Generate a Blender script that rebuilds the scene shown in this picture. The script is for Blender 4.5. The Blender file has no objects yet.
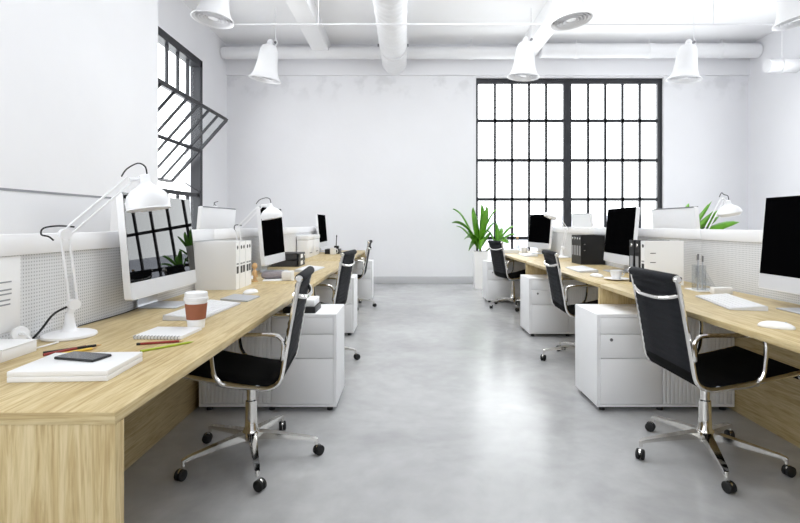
import bpy, bmesh, math, random
from mathutils import Vector, Matrix
random.seed(7)
PI = math.pi
C = bpy.context.scene.collection
scn = bpy.context.scene

# ------------------------------------------------------------------ camera
CAM_H = 1.14
DT = 0.7275            # desk top height
UT = 0.700             # desk underside
cam_d = bpy.data.cameras.new('camera')
cam = bpy.data.objects.new('camera', cam_d); C.objects.link(cam)
cam.location = (0, 0, CAM_H); cam.rotation_euler = (PI/2, 0, 0)
cam_d.sensor_width = 36.0; cam_d.sensor_fit = 'HORIZONTAL'
cam_d.lens = 490/800*36
cam_d.shift_x = -5.7/800; cam_d.shift_y = -37.3/800
cam_d.clip_start = 0.02; cam_d.clip_end = 500
scn.camera = cam
scn.view_settings.view_transform = 'Standard'
scn.view_settings.look = 'None'
scn.view_settings.gamma = 1.0
scn.view_settings.use_curve_mapping = False
scn.view_settings.exposure = 0.17

# ------------------------------------------------------------------ materials
def lin(c):
    o = []
    for v in c:
        v /= 255.0
        o.append(v/12.92 if v <= .04045 else ((v+.055)/1.055)**2.4)
    return (o[0], o[1], o[2], 1)

def mat(name, rgb, rough=.5, metal=0., spec=.5, bump=0., bscale=60., vary=0., vscale=4., trans=0., ior=1.45, coat=0.):
    m = bpy.data.materials.new(name); m.use_nodes = True
    nt = m.node_tree; b = nt.nodes['Principled BSDF']
    col = lin(rgb)
    b.inputs['Base Color'].default_value = col
    b.inputs['Roughness'].default_value = rough
    b.inputs['Metallic'].default_value = metal
    b.inputs['Specular IOR Level'].default_value = spec
    b.inputs['IOR'].default_value = ior
    b.inputs['Transmission Weight'].default_value = trans
    b.inputs['Coat Weight'].default_value = coat
    tc = nt.nodes.new('ShaderNodeTexCoord')
    if vary > 0:
        n = nt.nodes.new('ShaderNodeTexNoise'); n.inputs['Scale'].default_value = vscale; n.inputs['Detail'].default_value = 5
        nt.links.new(tc.outputs['Object'], n.inputs['Vector'])
        r = nt.nodes.new('ShaderNodeValToRGB')
        r.color_ramp.elements[0].position = .3; r.color_ramp.elements[1].position = .7
        r.color_ramp.elements[0].color = tuple(max(0, c*(1-vary)) for c in col[:3]) + (1,)
        r.color_ramp.elements[1].color = tuple(min(1, c*(1+vary)) for c in col[:3]) + (1,)
        nt.links.new(n.outputs['Fac'], r.inputs['Fac']); nt.links.new(r.outputs['Color'], b.inputs['Base Color'])
    if bump > 0:
        n2 = nt.nodes.new('ShaderNodeTexNoise'); n2.inputs['Scale'].default_value = bscale; n2.inputs['Detail'].default_value = 3
        nt.links.new(tc.outputs['Object'], n2.inputs['Vector'])
        bp = nt.nodes.new('ShaderNodeBump'); bp.inputs['Strength'].default_value = bump; bp.inputs['Distance'].default_value = .01
        nt.links.new(n2.outputs['Fac'], bp.inputs['Height']); nt.links.new(bp.outputs['Normal'], b.inputs['Normal'])
    return m

def wood(name, axis):
    """light oak, grain along the given axis"""
    m = bpy.data.materials.new(name); m.use_nodes = True
    nt = m.node_tree; b = nt.nodes['Principled BSDF']; L = nt.links.new
    tc = nt.nodes.new('ShaderNodeTexCoord')
    mp = nt.nodes.new('ShaderNodeMapping')
    sc = [26., 26., 26.]; sc['xyz'.index(axis)] = 1.9
    mp.inputs['Scale'].default_value = sc
    L(tc.outputs['Object'], mp.inputs['Vector'])
    n = nt.nodes.new('ShaderNodeTexNoise'); n.inputs['Scale'].default_value = 1.3; n.inputs['Detail'].default_value = 7
    n.inputs['Roughness'].default_value = .62; n.inputs['Distortion'].default_value = 1.6
    L(mp.outputs['Vector'], n.inputs['Vector'])
    r = nt.nodes.new('ShaderNodeValToRGB'); e = r.color_ramp.elements
    e[0].position = .2; e[0].color = lin((156, 128, 84)); e[1].position = .76; e[1].color = lin((213, 196, 157))
    k = r.color_ramp.elements.new(.42); k.color = lin((184, 162, 117))
    k = r.color_ramp.elements.new(.54); k.color = lin((198, 179, 136))
    L(n.outputs['Fac'], r.inputs['Fac'])
    mp2 = nt.nodes.new('ShaderNodeMapping')
    sc2 = [110., 110., 110.]; sc2['xyz'.index(axis)] = 6.0
    mp2.inputs['Scale'].default_value = sc2
    L(tc.outputs['Object'], mp2.inputs['Vector'])
    n2 = nt.nodes.new('ShaderNodeTexNoise'); n2.inputs['Scale'].default_value = 1.5; n2.inputs['Detail'].default_value = 3
    L(mp2.outputs['Vector'], n2.inputs['Vector'])
    r2 = nt.nodes.new('ShaderNodeValToRGB'); f = r2.color_ramp.elements
    f[0].position = .3; f[0].color = (.74, .70, .62, 1); f[1].position = .52; f[1].color = (1, 1, 1, 1)
    L(n2.outputs['Fac'], r2.inputs['Fac'])
    mx = nt.nodes.new('ShaderNodeMix'); mx.data_type = 'RGBA'; mx.blend_type = 'MULTIPLY'; mx.inputs['Factor'].default_value = .8
    L(r.outputs['Color'], mx.inputs['A']); L(r2.outputs['Color'], mx.inputs['B'])
    L(mx.outputs['Result'], b.inputs['Base Color'])
    b.inputs['Roughness'].default_value = .42; b.inputs['Specular IOR Level'].default_value = .35
    bp = nt.nodes.new('ShaderNodeBump'); bp.inputs['Strength'].default_value = .06; bp.inputs['Distance'].default_value = .004
    L(n2.outputs['Fac'], bp.inputs['Height']); L(bp.outputs['Normal'], b.inputs['Normal'])
    return m

def concrete():
    m = bpy.data.materials.new('polished_concrete'); m.use_nodes = True
    nt = m.node_tree; b = nt.nodes['Principled BSDF']; L = nt.links.new
    tc = nt.nodes.new('ShaderNodeTexCoord')
    n = nt.nodes.new('ShaderNodeTexNoise'); n.inputs['Scale'].default_value = .9; n.inputs['Detail'].default_value = 9
    n.inputs['Roughness'].default_value = .62; n.inputs['Distortion'].default_value = .5
    L(tc.outputs['Object'], n.inputs['Vector'])
    r = nt.nodes.new('ShaderNodeValToRGB'); e = r.color_ramp.elements
    e[0].position = .34; e[0].color = lin((170, 170, 171)); e[1].position = .66; e[1].color = lin((199, 199, 200))
    L(n.outputs['Fac'], r.inputs['Fac'])
    n2 = nt.nodes.new('ShaderNodeTexNoise'); n2.inputs['Scale'].default_value = 9; n2.inputs['Detail'].default_value = 8
    n2.inputs['Distortion'].default_value = .3
    L(tc.outputs['Object'], n2.inputs['Vector'])
    r2 = nt.nodes.new('ShaderNodeValToRGB'); f = r2.color_ramp.elements
    f[0].position = .28; f[0].color = (.84, .84, .84, 1); f[1].position = .7; f[1].color = (1, 1, 1, 1)
    L(n2.outputs['Fac'], r2.inputs['Fac'])
    mx = nt.nodes.new('ShaderNodeMix'); mx.data_type = 'RGBA'; mx.blend_type = 'MULTIPLY'; mx.inputs['Factor'].default_value = .7
    L(r.outputs['Color'], mx.inputs['A']); L(r2.outputs['Color'], mx.inputs['B'])
    L(mx.outputs['Result'], b.inputs['Base Color'])
    rr = nt.nodes.new('ShaderNodeMapRange'); rr.inputs['To Min'].default_value = .18; rr.inputs['To Max'].default_value = .30
    L(n.outputs['Fac'], rr.inputs['Value']); L(rr.outputs['Result'], b.inputs['Roughness'])
    b.inputs['Specular IOR Level'].default_value = .5
    bp = nt.nodes.new('ShaderNodeBump'); bp.inputs['Strength'].default_value = .03; bp.inputs['Distance'].default_value = .01
    L(n2.outputs['Fac'], bp.inputs['Height']); L(bp.outputs['Normal'], b.inputs['Normal'])
    return m

def plaster(name, rgb, stains=False):
    m = bpy.data.materials.new(name); m.use_nodes = True
    nt = m.node_tree; b = nt.nodes['Principled BSDF']; L = nt.links.new
    tc = nt.nodes.new('ShaderNodeTexCoord')
    n = nt.nodes.new('ShaderNodeTexNoise'); n.inputs['Scale'].default_value = 1.1; n.inputs['Detail'].default_value = 7
    L(tc.outputs['Object'], n.inputs['Vector'])
    r = nt.nodes.new('ShaderNodeValToRGB'); e = r.color_ramp.elements
    c = lin(rgb)
    e[0].position = .3; e[0].color = tuple(v*.965 for v in c[:3])+(1,); e[1].position = .7; e[1].color = c
    L(n.outputs['Fac'], r.inputs['Fac'])
    out = r.outputs['Color']
    if stains:   # worn, patched plaster high on the wall, blotches with their own outline
        sep = nt.nodes.new('ShaderNodeSeparateXYZ'); L(tc.outputs['Object'], sep.inputs['Vector'])
        n3 = nt.nodes.new('ShaderNodeTexNoise'); n3.inputs['Scale'].default_value = 3.2; n3.inputs['Detail'].default_value = 6
        L(tc.outputs['Object'], n3.inputs['Vector'])
        r3 = nt.nodes.new('ShaderNodeValToRGB'); g = r3.color_ramp.elements
        g[0].position = .5; g[0].color = (0, 0, 0, 1); g[1].position = .62; g[1].color = (1, 1, 1, 1)
        L(n3.outputs['Fac'], r3.inputs['Fac'])
        mr = nt.nodes.new('ShaderNodeMapRange'); mr.inputs['From Min'].default_value = 3.45; mr.inputs['From Max'].default_value = 3.8
        L(sep.outputs['Z'], mr.inputs['Value'])
        mx = nt.nodes.new('ShaderNodeMath'); mx.operation = 'MULTIPLY'
        L(r3.outputs['Color'], mx.inputs[0]); L(mr.outputs['Result'], mx.inputs[1])
        mm = nt.nodes.new('ShaderNodeMix'); mm.data_type = 'RGBA'; mm.inputs['B'].default_value = tuple(v*.88 for v in c[:3])+(1,)
        L(mx.outputs['Value'], mm.inputs['Factor']); L(out, mm.inputs['A']); out = mm.outputs['Result']
    L(out, b.inputs['Base Color'])
    b.inputs['Roughness'].default_value = .75; b.inputs['Specular IOR Level'].default_value = .25
    n2 = nt.nodes.new('ShaderNodeTexNoise'); n2.inputs['Scale'].default_value = 9; n2.inputs['Detail'].default_value = 6
    L(tc.outputs['Object'], n2.inputs['Vector'])
    bp = nt.nodes.new('ShaderNodeBump'); bp.inputs['Strength'].default_value = .10; bp.inputs['Distance'].default_value = .02
    L(n2.outputs['Fac'], bp.inputs['Height']); L(bp.outputs['Normal'], b.inputs['Normal'])
    return m

def perforated():
    """white sheet metal with a square grid of small round holes (local y / z grid)"""
    m = bpy.data.materials.new('perforated_metal'); m.use_nodes = True
    nt = m.node_tree; b = nt.nodes['Principled BSDF']; L = nt.links.new
    tc = nt.nodes.new('ShaderNodeTexCoord')
    sep = nt.nodes.new('ShaderNodeSeparateXYZ'); L(tc.outputs['Object'], sep.inputs['Vector'])
    def M(op, a, bb=None):
        k = nt.nodes.new('ShaderNodeMath'); k.operation = op
        for i, v in enumerate((a, bb)):
            if v is None: continue
            if isinstance(v, (int, float)): k.inputs[i].default_value = v
            else: L(v, k.inputs[i])
        return k.outputs[0]
    p = .0125
    sq = []
    for ax in ('Y', 'Z'):
        f = M('SUBTRACT', M('FRACT', M('DIVIDE', M('ADD', sep.outputs[ax], 50.0), p)), .5)
        sq.append(M('MULTIPLY', f, f))
    d = M('SQRT', M('ADD', sq[0], sq[1]))
    hole = M('LESS_THAN', d, .24)
    mx = nt.nodes.new('ShaderNodeMix'); mx.data_type = 'RGBA'
    mx.inputs['A'].default_value = lin((218, 219, 221)); mx.inputs['B'].default_value = lin((168, 169, 172))
    L(hole, mx.inputs['Factor']); L(mx.outputs['Result'], b.inputs['Base Color'])
    b.inputs['Roughness'].default_value = .5
    return m

def window_glass():
    m = bpy.data.materials.new('window_glass'); m.use_nodes = True
    nt = m.node_tree; L = nt.links.new
    for n in list(nt.nodes):
        if n.type != 'OUTPUT_MATERIAL': nt.nodes.remove(n)
    out = [n for n in nt.nodes if n.type == 'OUTPUT_MATERIAL'][0]
    t = nt.nodes.new('ShaderNodeBsdfTransparent'); t.inputs['Color'].default_value = (.96, .97, .97, 1)
    g = nt.nodes.new('ShaderNodeBsdfGlossy'); g.inputs['Roughness'].default_value = .02
    mx = nt.nodes.new('ShaderNodeMixShader'); mx.inputs['Fac'].default_value = .03
    L(t.outputs[0], mx.inputs[1]); L(g.outputs[0], mx.inputs[2]); L(mx.outputs[0], out.inputs['Surface'])
    return m

def acrylic(name, tint, g=.12):
    m = bpy.data.materials.new(name); m.use_nodes = True
    nt = m.node_tree; L = nt.links.new
    for n in list(nt.nodes):
        if n.type != 'OUTPUT_MATERIAL': nt.nodes.remove(n)
    out = [n for n in nt.nodes if n.type == 'OUTPUT_MATERIAL'][0]
    t = nt.nodes.new('ShaderNodeBsdfTransparent'); t.inputs['Color'].default_value = tint
    gl = nt.nodes.new('ShaderNodeBsdfGlossy'); gl.inputs['Roughness'].default_value = .05
    mx = nt.nodes.new('ShaderNodeMixShader'); mx.inputs['Fac'].default_value = g
    L(t.outputs[0], mx.inputs[1]); L(gl.outputs[0], mx.inputs[2]); L(mx.outputs[0], out.inputs['Surface'])
    return m

M = {}
M['wood_y'] = wood('oak_along', 'y'); M['wood_z'] = wood('oak_upright', 'z'); M['wood_x'] = wood('oak_across', 'x')
M['concrete'] = concrete()
M['wall'] = plaster('white_plaster', (232, 232, 235)); M['wall_worn'] = plaster('worn_white_plaster', (232, 232, 235), True)
M['ceil'] = plaster('white_ceiling_paint', (244, 244, 245))
M['base'] = mat('grey_baseboard_paint', (190, 190, 193), .6)
M['perf'] = perforated()
M['glass'] = window_glass()
M['clear'] = acrylic('clear_acrylic', (.93, .94, .95, 1))
M['winframe'] = mat('charcoal_steel', (38, 39, 44), .45, vary=.05)
M['white'] = mat('white_lacquer', (232, 232, 233), .38, vary=.01)
M['white_metal'] = mat('white_painted_metal', (236, 236, 238), .3, vary=.01)
M['cab'] = mat('white_powder_coat', (240, 240, 241), .45, vary=.01, bump=.02, bscale=300)
M['cab_gap'] = mat('shadow_gap_grey', (150, 150, 153), .6)
M['silver'] = mat('silver_aluminium', (214, 215, 219), .35, metal=.3, vary=.01)
M['silverflat'] = mat('brushed_aluminium', (196, 199, 206), .35, metal=.6, vary=.02)
M['chrome'] = mat('polished_chrome', (232, 230, 226), .10, metal=1., vary=.01)
M['screen'] = mat('matt_black_screen', (6, 6, 7), .9, spec=.0, vary=.05)
M['screen_gloss'] = mat('glossy_black_screen', (6, 6, 7), .0, spec=.42, ior=1.5, vary=.02)
M['fabric'] = mat('black_mesh_fabric', (9, 9, 10), .85, spec=.15, bump=.2, bscale=400, vary=.1, vscale=90)
M['backfab'] = mat('charcoal_mesh_fabric', (32, 33, 37), .75, spec=.2, bump=.2, bscale=400, vary=.1, vscale=90)
M['black'] = mat('black_plastic', (18, 18, 19), .45, vary=.05)
M['rubber'] = mat('black_rubber', (24, 24, 25), .6, vary=.05)
M['blackboard'] = mat('black_binder_board', (16, 16, 18), .5, vary=.05)
M['whiteboard'] = mat('white_binder_board', (238, 238, 238), .5, vary=.01)
M['paper'] = mat('white_paper', (238, 238, 238), .8, vary=.01)
M['pagegrey'] = mat('paper_edges', (190, 188, 184), .9, vary=.04, vscale=200)
M['pagedark'] = mat('binder_inside', (70, 70, 72), .9, vary=.05)
M['kraft'] = mat('brown_cup_sleeve', (150, 92, 66), .8, bump=.1, bscale=200, vary=.05, vscale=40)
M['red'] = mat('dark_red_paint', (140, 48, 44), .4, vary=.03)
M['green_pen'] = mat('lime_paint', (160, 178, 50), .4, vary=.03)
M['yellow'] = mat('yellow_paint', (222, 184, 70), .4, vary=.03)
M['tan'] = mat('pale_beech', (206, 168, 120), .5, vary=.06, vscale=30)
M['ink'] = mat('grey_ink', (150, 151, 155), .8, vary=.02)
M['phone'] = mat('dark_phone_glass', (84, 87, 94), .12, spec=.6, vary=.02)  # colour lifted to grey to carry the reflection on the glass
M['leaf'] = mat('green_leaf', (88, 148, 30), .38, vary=.3, vscale=9)
M['leaf2'] = mat('mid_green_leaf', (96, 156, 40), .38, vary=.28, vscale=9)
M['stem'] = mat('green_stem', (96, 104, 52), .6, vary=.1)
M['soil'] = mat('dark_soil', (58, 46, 36), .95, bump=.4, bscale=80, vary=.2, vscale=60)
M['pinkgrey'] = mat('grey_felt', (140, 133, 136), .9, bump=.1, bscale=300, vary=.12, vscale=20)
M['galv'] = mat('white_painted_duct', (232, 232, 234), .4, vary=.01)
M['bolt'] = mat('grey_steel', (128, 128, 132), .4, metal=.5, vary=.03)
M['lampring'] = mat('light_grey_louvre', (226, 226, 228), .45, vary=.01)
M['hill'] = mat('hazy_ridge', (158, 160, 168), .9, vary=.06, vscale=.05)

# ------------------------------------------------------------------ mesh builder
class MB:
    def __init__(s): s.bm = bmesh.new()
    def box(s, x0, x1, y0, y1, z0, z1, bev=0., seg=2):
        r = bmesh.ops.create_cube(s.bm, size=1.0)
        vs = r['verts']
        for v in vs:
            v.co = Vector(((x0+x1)/2+v.co.x*(x1-x0), (y0+y1)/2+v.co.y*(y1-y0), (z0+z1)/2+v.co.z*(z1-z0)))
        if bev > 0:
            es = list({e for v in vs for e in v.link_edges})
            bmesh.ops.bevel(s.bm, geom=es, offset=bev, segments=seg, affect='EDGES', profile=.5)
        return s
    def tube(s, pts, r, n=10, closed=False, cap=True):
        pts = [Vector(p) for p in pts]; N = len(pts)
        rs = r if isinstance(r, (list, tuple)) else [r]*N
        rings = []; ref = None
        for i, p in enumerate(pts):
            if closed: t = pts[(i+1) % N]-pts[i-1]
            else: t = pts[min(i+1, N-1)]-pts[max(i-1, 0)]
            t.normalize()
            if ref is None:
                ref = Vector((0, 0, 1)) if abs(t.z) < .9 else Vector((1, 0, 0))
            a = ref - t*ref.dot(t)
            if a.length < 1e-5: a = t.orthogonal()
            a.normalize(); b = t.cross(a); ref = a
            rings.append([s.bm.verts.new(p+(a*math.cos(2*PI*k/n)+b*math.sin(2*PI*k/n))*rs[i]) for k in range(n)])
        M_ = N if closed else N-1
        for i in range(M_):
            A, B = rings[i], rings[(i+1) % N]
            for k in range(n):
                s.bm.faces.new((A[k], A[(k+1) % n], B[(k+1) % n], B[k]))
        if cap and not closed:
            s.bm.faces.new(list(reversed(rings[0]))); s.bm.faces.new(rings[-1])
        return s
    def ribbon(s, pts, w, t, up=(0, 0, 1)):
        """flat bar of width w (along side) and thickness t along a path"""
        pts = [Vector(p) for p in pts]; N = len(pts); up = Vector(up); rings = []
        for i, p in enumerate(pts):
            d = (pts[min(i+1, N-1)]-pts[max(i-1, 0)]).normalized()
            sd = d.cross(up).normalized(); nn = sd.cross(d).normalized()
            ww = w[i] if isinstance(w, (list, tuple)) else w
            tt = t[i] if isinstance(t, (list, tuple)) else t
            rings.append([s.bm.verts.new(p+sd*ww/2*a+nn*tt/2*b) for a, b in ((-1, -1), (1, -1), (1, 1), (-1, 1))])
        for i in range(N-1):
            for k in range(4):
                s.bm.faces.new((rings[i][k], rings[i][(k+1) % 4], rings[i+1][(k+1) % 4], rings[i+1][k]))
        s.bm.faces.new(list(reversed(rings[0]))); s.bm.faces.new(rings[-1])
        return s
    def lathe(s, prof, n=28, c=(0, 0, 0), mtx=None):
        """profile [(r, z)] about local z; r=0 ends close the surface"""
        c = Vector(c); rings = []
        for r, z in prof:
            if r < 1e-6: rings.append([s.bm.verts.new(Vector((0, 0, z)))])
            else: rings.append([s.bm.verts.new(Vector((r*math.cos(2*PI*k/n), r*math.sin(2*PI*k/n), z))) for k in range(n)])
        for i in range(len(rings)-1):
            A, B = rings[i], rings[i+1]
            for k in range(n):
                k2 = (k+1) % n
                if len(A) == 1 and len(B) == 1: continue
                if len(A) == 1: s.bm.faces.new((A[0], B[k], B[k2]))
                elif len(B) == 1: s.bm.faces.new((A[k], A[k2], B[0]))
                else: s.bm.faces.new((A[k], A[k2], B[k2], B[k]))
        for ring in rings:
            for v in ring:
                v.co = (mtx @ v.co if mtx else v.co) + c
        return s
    def prism(s, poly, y0, y1):
        """extrude an (x, z) outline along y"""
        a = [s.bm.verts.new((x, y0, z)) for x, z in poly]; b = [s.bm.verts.new((x, y1, z)) for x, z in poly]
        n = len(poly)
        for k in range(n): s.bm.faces.new((a[k], a[(k+1) % n], b[(k+1) % n], b[k]))
        s.bm.faces.new(list(reversed(a))); s.bm.faces.new(b)
        return s
    def build(s, name, m, parent=None, loc=None, smooth=35):
        bmesh.ops.recalc_face_normals(s.bm, faces=s.bm.faces[:])
        for f in s.bm.faces: f.smooth = True
        lim = math.radians(smooth)
        for e in s.bm.edges:
            if len(e.link_faces) == 2 and e.calc_face_angle(0) > lim: e.smooth = False
        me = bpy.data.meshes.new(name); s.bm.to_mesh(me); s.bm.free()
        me.materials.append(M[m] if isinstance(m, str) else m)
        o = bpy.data.objects.new(name, me); C.objects.link(o)
        if parent is not None: o.parent = parent
        if loc is not None: o.location = loc
        return o

def tag(o, label=None, cat=None, group=None, kind=None):
    if label: o['label'] = label
    if cat: o['category'] = cat
    if group: o['group'] = group
    if kind: o['kind'] = kind
    return o
def thing(name, label, cat, loc=(0, 0, 0), rz=0., group=None):
    o = bpy.data.objects.new(name, None); C.objects.link(o)
    o.empty_display_size = .05
    o.location = loc; o.rotation_euler = (0, 0, rz)
    return tag(o, label, cat, group)
def struct(o): o['kind'] = 'structure'; return o
KIDS = {}
def dup(root, label, loc, rz, group=None):
    def cp(o, par):
        c = o.copy(); C.objects.link(c); c.parent = par
        for ch in [k for k in ALL(o)]: cp(ch, c)
        return c
    def ALL(o): return [k for k in bpy.data.objects if k.parent == o]
    r = cp(root, None); r.location = loc; r.rotation_euler = (0, 0, rz); r['label'] = label
    if group: r['group'] = group
    return r
def arc(cx, cz, r, a0, a1, n, y=0.):
    return [(cx+r*math.cos(a0+(a1-a0)*i/n), y, cz+r*math.sin(a0+(a1-a0)*i/n)) for i in range(n+1)]
def smooth_path(pts, sub=6):
    P = [Vector(p) for p in pts]; out = []
    for i in range(len(P)-1):
        p0 = P[max(i-1, 0)]; p1 = P[i]; p2 = P[i+1]; p3 = P[min(i+2, len(P)-1)]
        for k in range(sub):
            t = k/sub
            out.append(.5*((2*p1)+(p2-p0)*t+(2*p0-5*p1+4*p2-p3)*t*t+(3*p1-p0-3*p2+p3)*t**3))
    out.append(P[-1]); return out

# ------------------------------------------------------------------ room shell
YB = 9.39; XL = -3.42; XR = 6.56; ZC = 4.57; XP = -2.75; YP = 5.44; YR = -3.2
struct(MB().box(-6, XR+.3, YR, YB+.3, -.1, 0).build('floor', 'concrete'))
SK = (-1.2, 2.0, 2.2, 7.1)     # unseen roof light, added above the aisle to brighten it
b = MB(); b.box(-6, SK[0], YR, YB+.3, ZC, ZC+.15); b.box(SK[1], XR+.3, YR, YB+.3, ZC, ZC+.15)
b.box(SK[0], SK[1], YR, SK[2], ZC, ZC+.15); b.box(SK[0], SK[1], SK[3], YB+.3, ZC, ZC+.15)
struct(b.build('ceiling', 'ceil'))
WX0, WX1, WZ0, WZ1 = 1.347, 4.945, .09, 3.95      # back window
b = MB(); b.box(XL-.3, WX0, YB, YB+.25, 0, ZC); b.box(WX1, XR+.3, YB, YB+.25, 0, ZC)
b.box(WX0, WX1, YB, YB+.25, WZ1, ZC); b.box(WX0, WX1, YB, YB+.25, 0, WZ0)
struct(b.build('wall_back', 'wall_worn'))
struct(MB().box(XL, XR, YB-.05, YB+.001, 3.985, ZC).build('beam_back', 'wall'))
V0, V1, VZ0, VZ1 = 5.68, 8.25, .87, 3.88            # left window (along y)
b = MB(); b.box(XL-.3, XL, YP, V0, 0, ZC); b.box(XL-.3, XL, V1, YB, 0, ZC)
b.box(XL-.3, XL, V0, V1, VZ1, ZC); b.box(XL-.3, XL, V0, V1, 0, VZ0)
b.box(XP-.3, XP, 1.4, YP, 0, ZC); b.box(XL-.3, XP-.29, YP-.3, YP, 0, ZC); b.box(XP-.3, XP, YR, -2.5, 0, ZC)
b.box(XP-.3, XP, -2.5, 1.4, 0, .9); b.box(XP-.3, XP, -2.5, 1.4, 3.95, ZC)
struct(b.build('wall_left', 'wall'))
b = MB()
RW = [(5.3, 7.9)]
ya = YR
for y0, y1 in RW:
    b.box(XR, XR+.25, ya, y0, 0, ZC); b.box(XR, XR+.25, y0, y1, 0, .9); b.box(XR, XR+.25, y0, y1, 3.95, ZC); ya = y1
b.box(XR, XR+.25, ya, YB, 0, ZC)
struct(b.build('wall_right', 'wall'))
b = MB(); RX = (-1.6, 5.2)
b.box(XP-.3, RX[0], YR-.25, YR, 0, ZC); b.box(RX[1], XR+.25, YR-.25, YR, 0, ZC)
b.box(RX[0], RX[1], YR-.25, YR, 0, 2.6); b.box(RX[0], RX[1], YR-.25, YR, 3.95, ZC)
struct(b.build('wall_front', 'wall'))
b = MB(); b.box(XL, WX0, YB-.02, YB, 0, .14, .004)
struct(b.build('baseboard_back', 'base'))
struct(MB().box(WX1, XR, YB-.02, YB, 0, .14, .004).build('baseboard_back_right', 'base'))
struct(MB().box(XR-.02, XR, 1, YB-.02, 0, .14, .004).build('baseboard_right', 'base'))
# ceiling beams running towards the back wall
struct(MB().box(-1.72, -1.42, YR, YB, 4.33, ZC+.01, .01).build('beam_left', 'ceil'))
struct(MB().box(2.17, 2.47, YR, YB, 4.33, ZC+.01, .01).build('beam_right', 'ceil'))

def back_window():
    root = bpy.data.objects.new('window_1', None); C.objects.link(root); struct(root)
    root.location = (0, YB, 0)
    y0, y1 = .06, .13
    b = MB()
    b.box(WX0, WX0+.05, y0, y1, WZ0, WZ1); b.box(WX1-.085, WX1, y0, y1, WZ0, WZ1)
    b.box(WX0, WX1, y0-.005, y1, WZ1-.10, WZ1); b.box(WX0, WX1, y0, y1, WZ0, WZ0+.08)
    b.box(3.045, 3.195, y0-.01, y1+.01, WZ0, WZ1)
    b.build('window_frame', 'winframe', root)
    b = MB()
    for z in (.87, 1.62, 2.375, 3.14):
        b.box(WX0, WX1, y0+.015, y1-.015, z-.030, z+.030)
    for a, c in ((WX0+.05, 3.045), (3.195, WX1-.085)):
        for k in range(1, 5):
            x = a+(c-a)*k/5; b.box(x-.022, x+.022, y0+.015, y1-.015, WZ0, WZ1)
    b.build('glazing_bars', 'winframe', root)
    MB().box(WX0, WX1, .09, .096, WZ0, WZ1).build('window_panes', 'glass', root)
back_window()

def left_window():
    root = bpy.data.objects.new('window_2', None); C.objects.link(root); struct(root)
    root.location = (XL, 0, 0)
    b = MB()
    b.box(-.16, 0, V1-.09, V1, VZ0, VZ1); b.box(-.16, 0, V0, V0+.09, VZ0, VZ1)
    b.box(-.16, 0, V0, V1, VZ1-.12, VZ1); b.box(-.16, 0, V0, V1, VZ0, VZ0+.1)
    b.build('window_frame', 'winframe', root)
    b = MB()
    for z in (3.14, 1.62): b.box(-.09, -.03, V0, V1, z-.03, z+.03)
    ys = [V0+.09+(V1-V0-.18)*k/7 for k in range(1, 7)]
    for y in ys:
        b.box(-.08, -.04, y-.017, y+.017, 3.14, VZ1); b.box(-.08, -.04, y-.017, y+.017, VZ0, 1.62)
    b.build('glazing_bars', 'winframe', root)
    b = MB(); b.box(-.062, -.057, V0, V1, 3.14, VZ1-.1); b.box(-.062, -.057, V0, V1, VZ0, 1.62)
    b.build('window_panes', 'glass', root)
    # the pivoting sash, its top tipped into the room
    h = .675; Y0, Y1 = V0+.1, 8.02
    sash = bpy.data.objects.new('pivot_sash', None); C.objects.link(sash); sash.parent = root
    sash.location = (.04, 0, 2.345); sash.rotation_euler = (0, math.radians(41.7), 0)
    b = MB()
    for z in (-h, 0, h): b.box(-.02, .02, Y0, Y1, z-.022, z+.022)
    for y in (Y0, Y1): b.box(-.02, .02, y-.022, y+.022, -h, h)
    for k in range(1, 7):
        y = Y1-.355*k
        b.box(-.015, .015, y-.016, y+.016, -h, h)
    b.build('sash_frame', 'winframe', sash)
    MB().box(-.003, .003, Y0, Y1, -h, h).build('sash_panes', 'glass', sash)
    MB().tube([(.02, Y1+.1, 1.66), (-.25, Y1-.02, 1.86)], .008, 6).build('stay_bar', 'winframe', root)
left_window()
def added_window(n, axis, at, a0, a1, z0, z1):  # unseen windows, added to let more daylight in
    root = bpy.data.objects.new('window_%d' % n, None); C.objects.link(root); struct(root)
    def bx(b, u0, u1, d0, d1, za, zb):
        return b.box(at+d0, at+d1, u0, u1, za, zb) if axis == 'y' else b.box(u0, u1, at+d0, at+d1, za, zb)
    b = MB()
    bx(b, a0, a0+.06, -.04, .04, z0, z1); bx(b, a1-.06, a1, -.04, .04, z0, z1); bx(b, a0, a1, -.04, .04, z0, z0+.06); bx(b, a0, a1, -.04, .04, z1-.06, z1)
    k = max(2, round((a1-a0)/.6))
    for i in range(1, k): u = a0+(a1-a0)*i/k; bx(b, u-.017, u+.017, -.02, .02, z0, z1)
    z = z0+.76
    while z < z1-.3: bx(b, a0, a1, -.02, .02, z-.02, z+.02); z += .76
    b.build('window_frame', 'winframe', root)
    bx(MB(), a0, a1, -.003, .003, z0, z1).build('window_panes', 'glass', root)
for i, (y0, y1) in enumerate(RW): added_window(3+i, 'y', XR+.12, y0, y1, .9, 3.95)  # right wall window out of view, added to brighten the room
added_window(6, 'y', XP-.15, -2.5, 1.4, .9, 3.95)  # left front window out of view, added as extra daylight
added_window(7, 'x', YR-.12, RX[0], RX[1], 2.6, 3.95)  # high window behind the camera, added for its light
rl = bpy.data.objects.new('window_8', None); C.objects.link(rl); struct(rl)  # frame and glass of the added roof light
b = MB()
for k in range(5):
    y = SK[2]+(SK[3]-SK[2])*k/4; b.box(SK[0], SK[1], max(SK[2], y-.03), min(SK[3], y+.03), ZC+.04, ZC+.12)
for k in range(3):
    x = SK[0]+(SK[1]-SK[0])*k/2; b.box(max(SK[0], x-.03), min(SK[1], x+.03), SK[2], SK[3], ZC+.04, ZC+.12)
b.build('window_frame', 'winframe', rl)
MB().box(SK[0], SK[1], SK[2], SK[3], ZC+.075, ZC+.082).build('window_panes', 'glass', rl)
hb = MB()
pts = []
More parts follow.
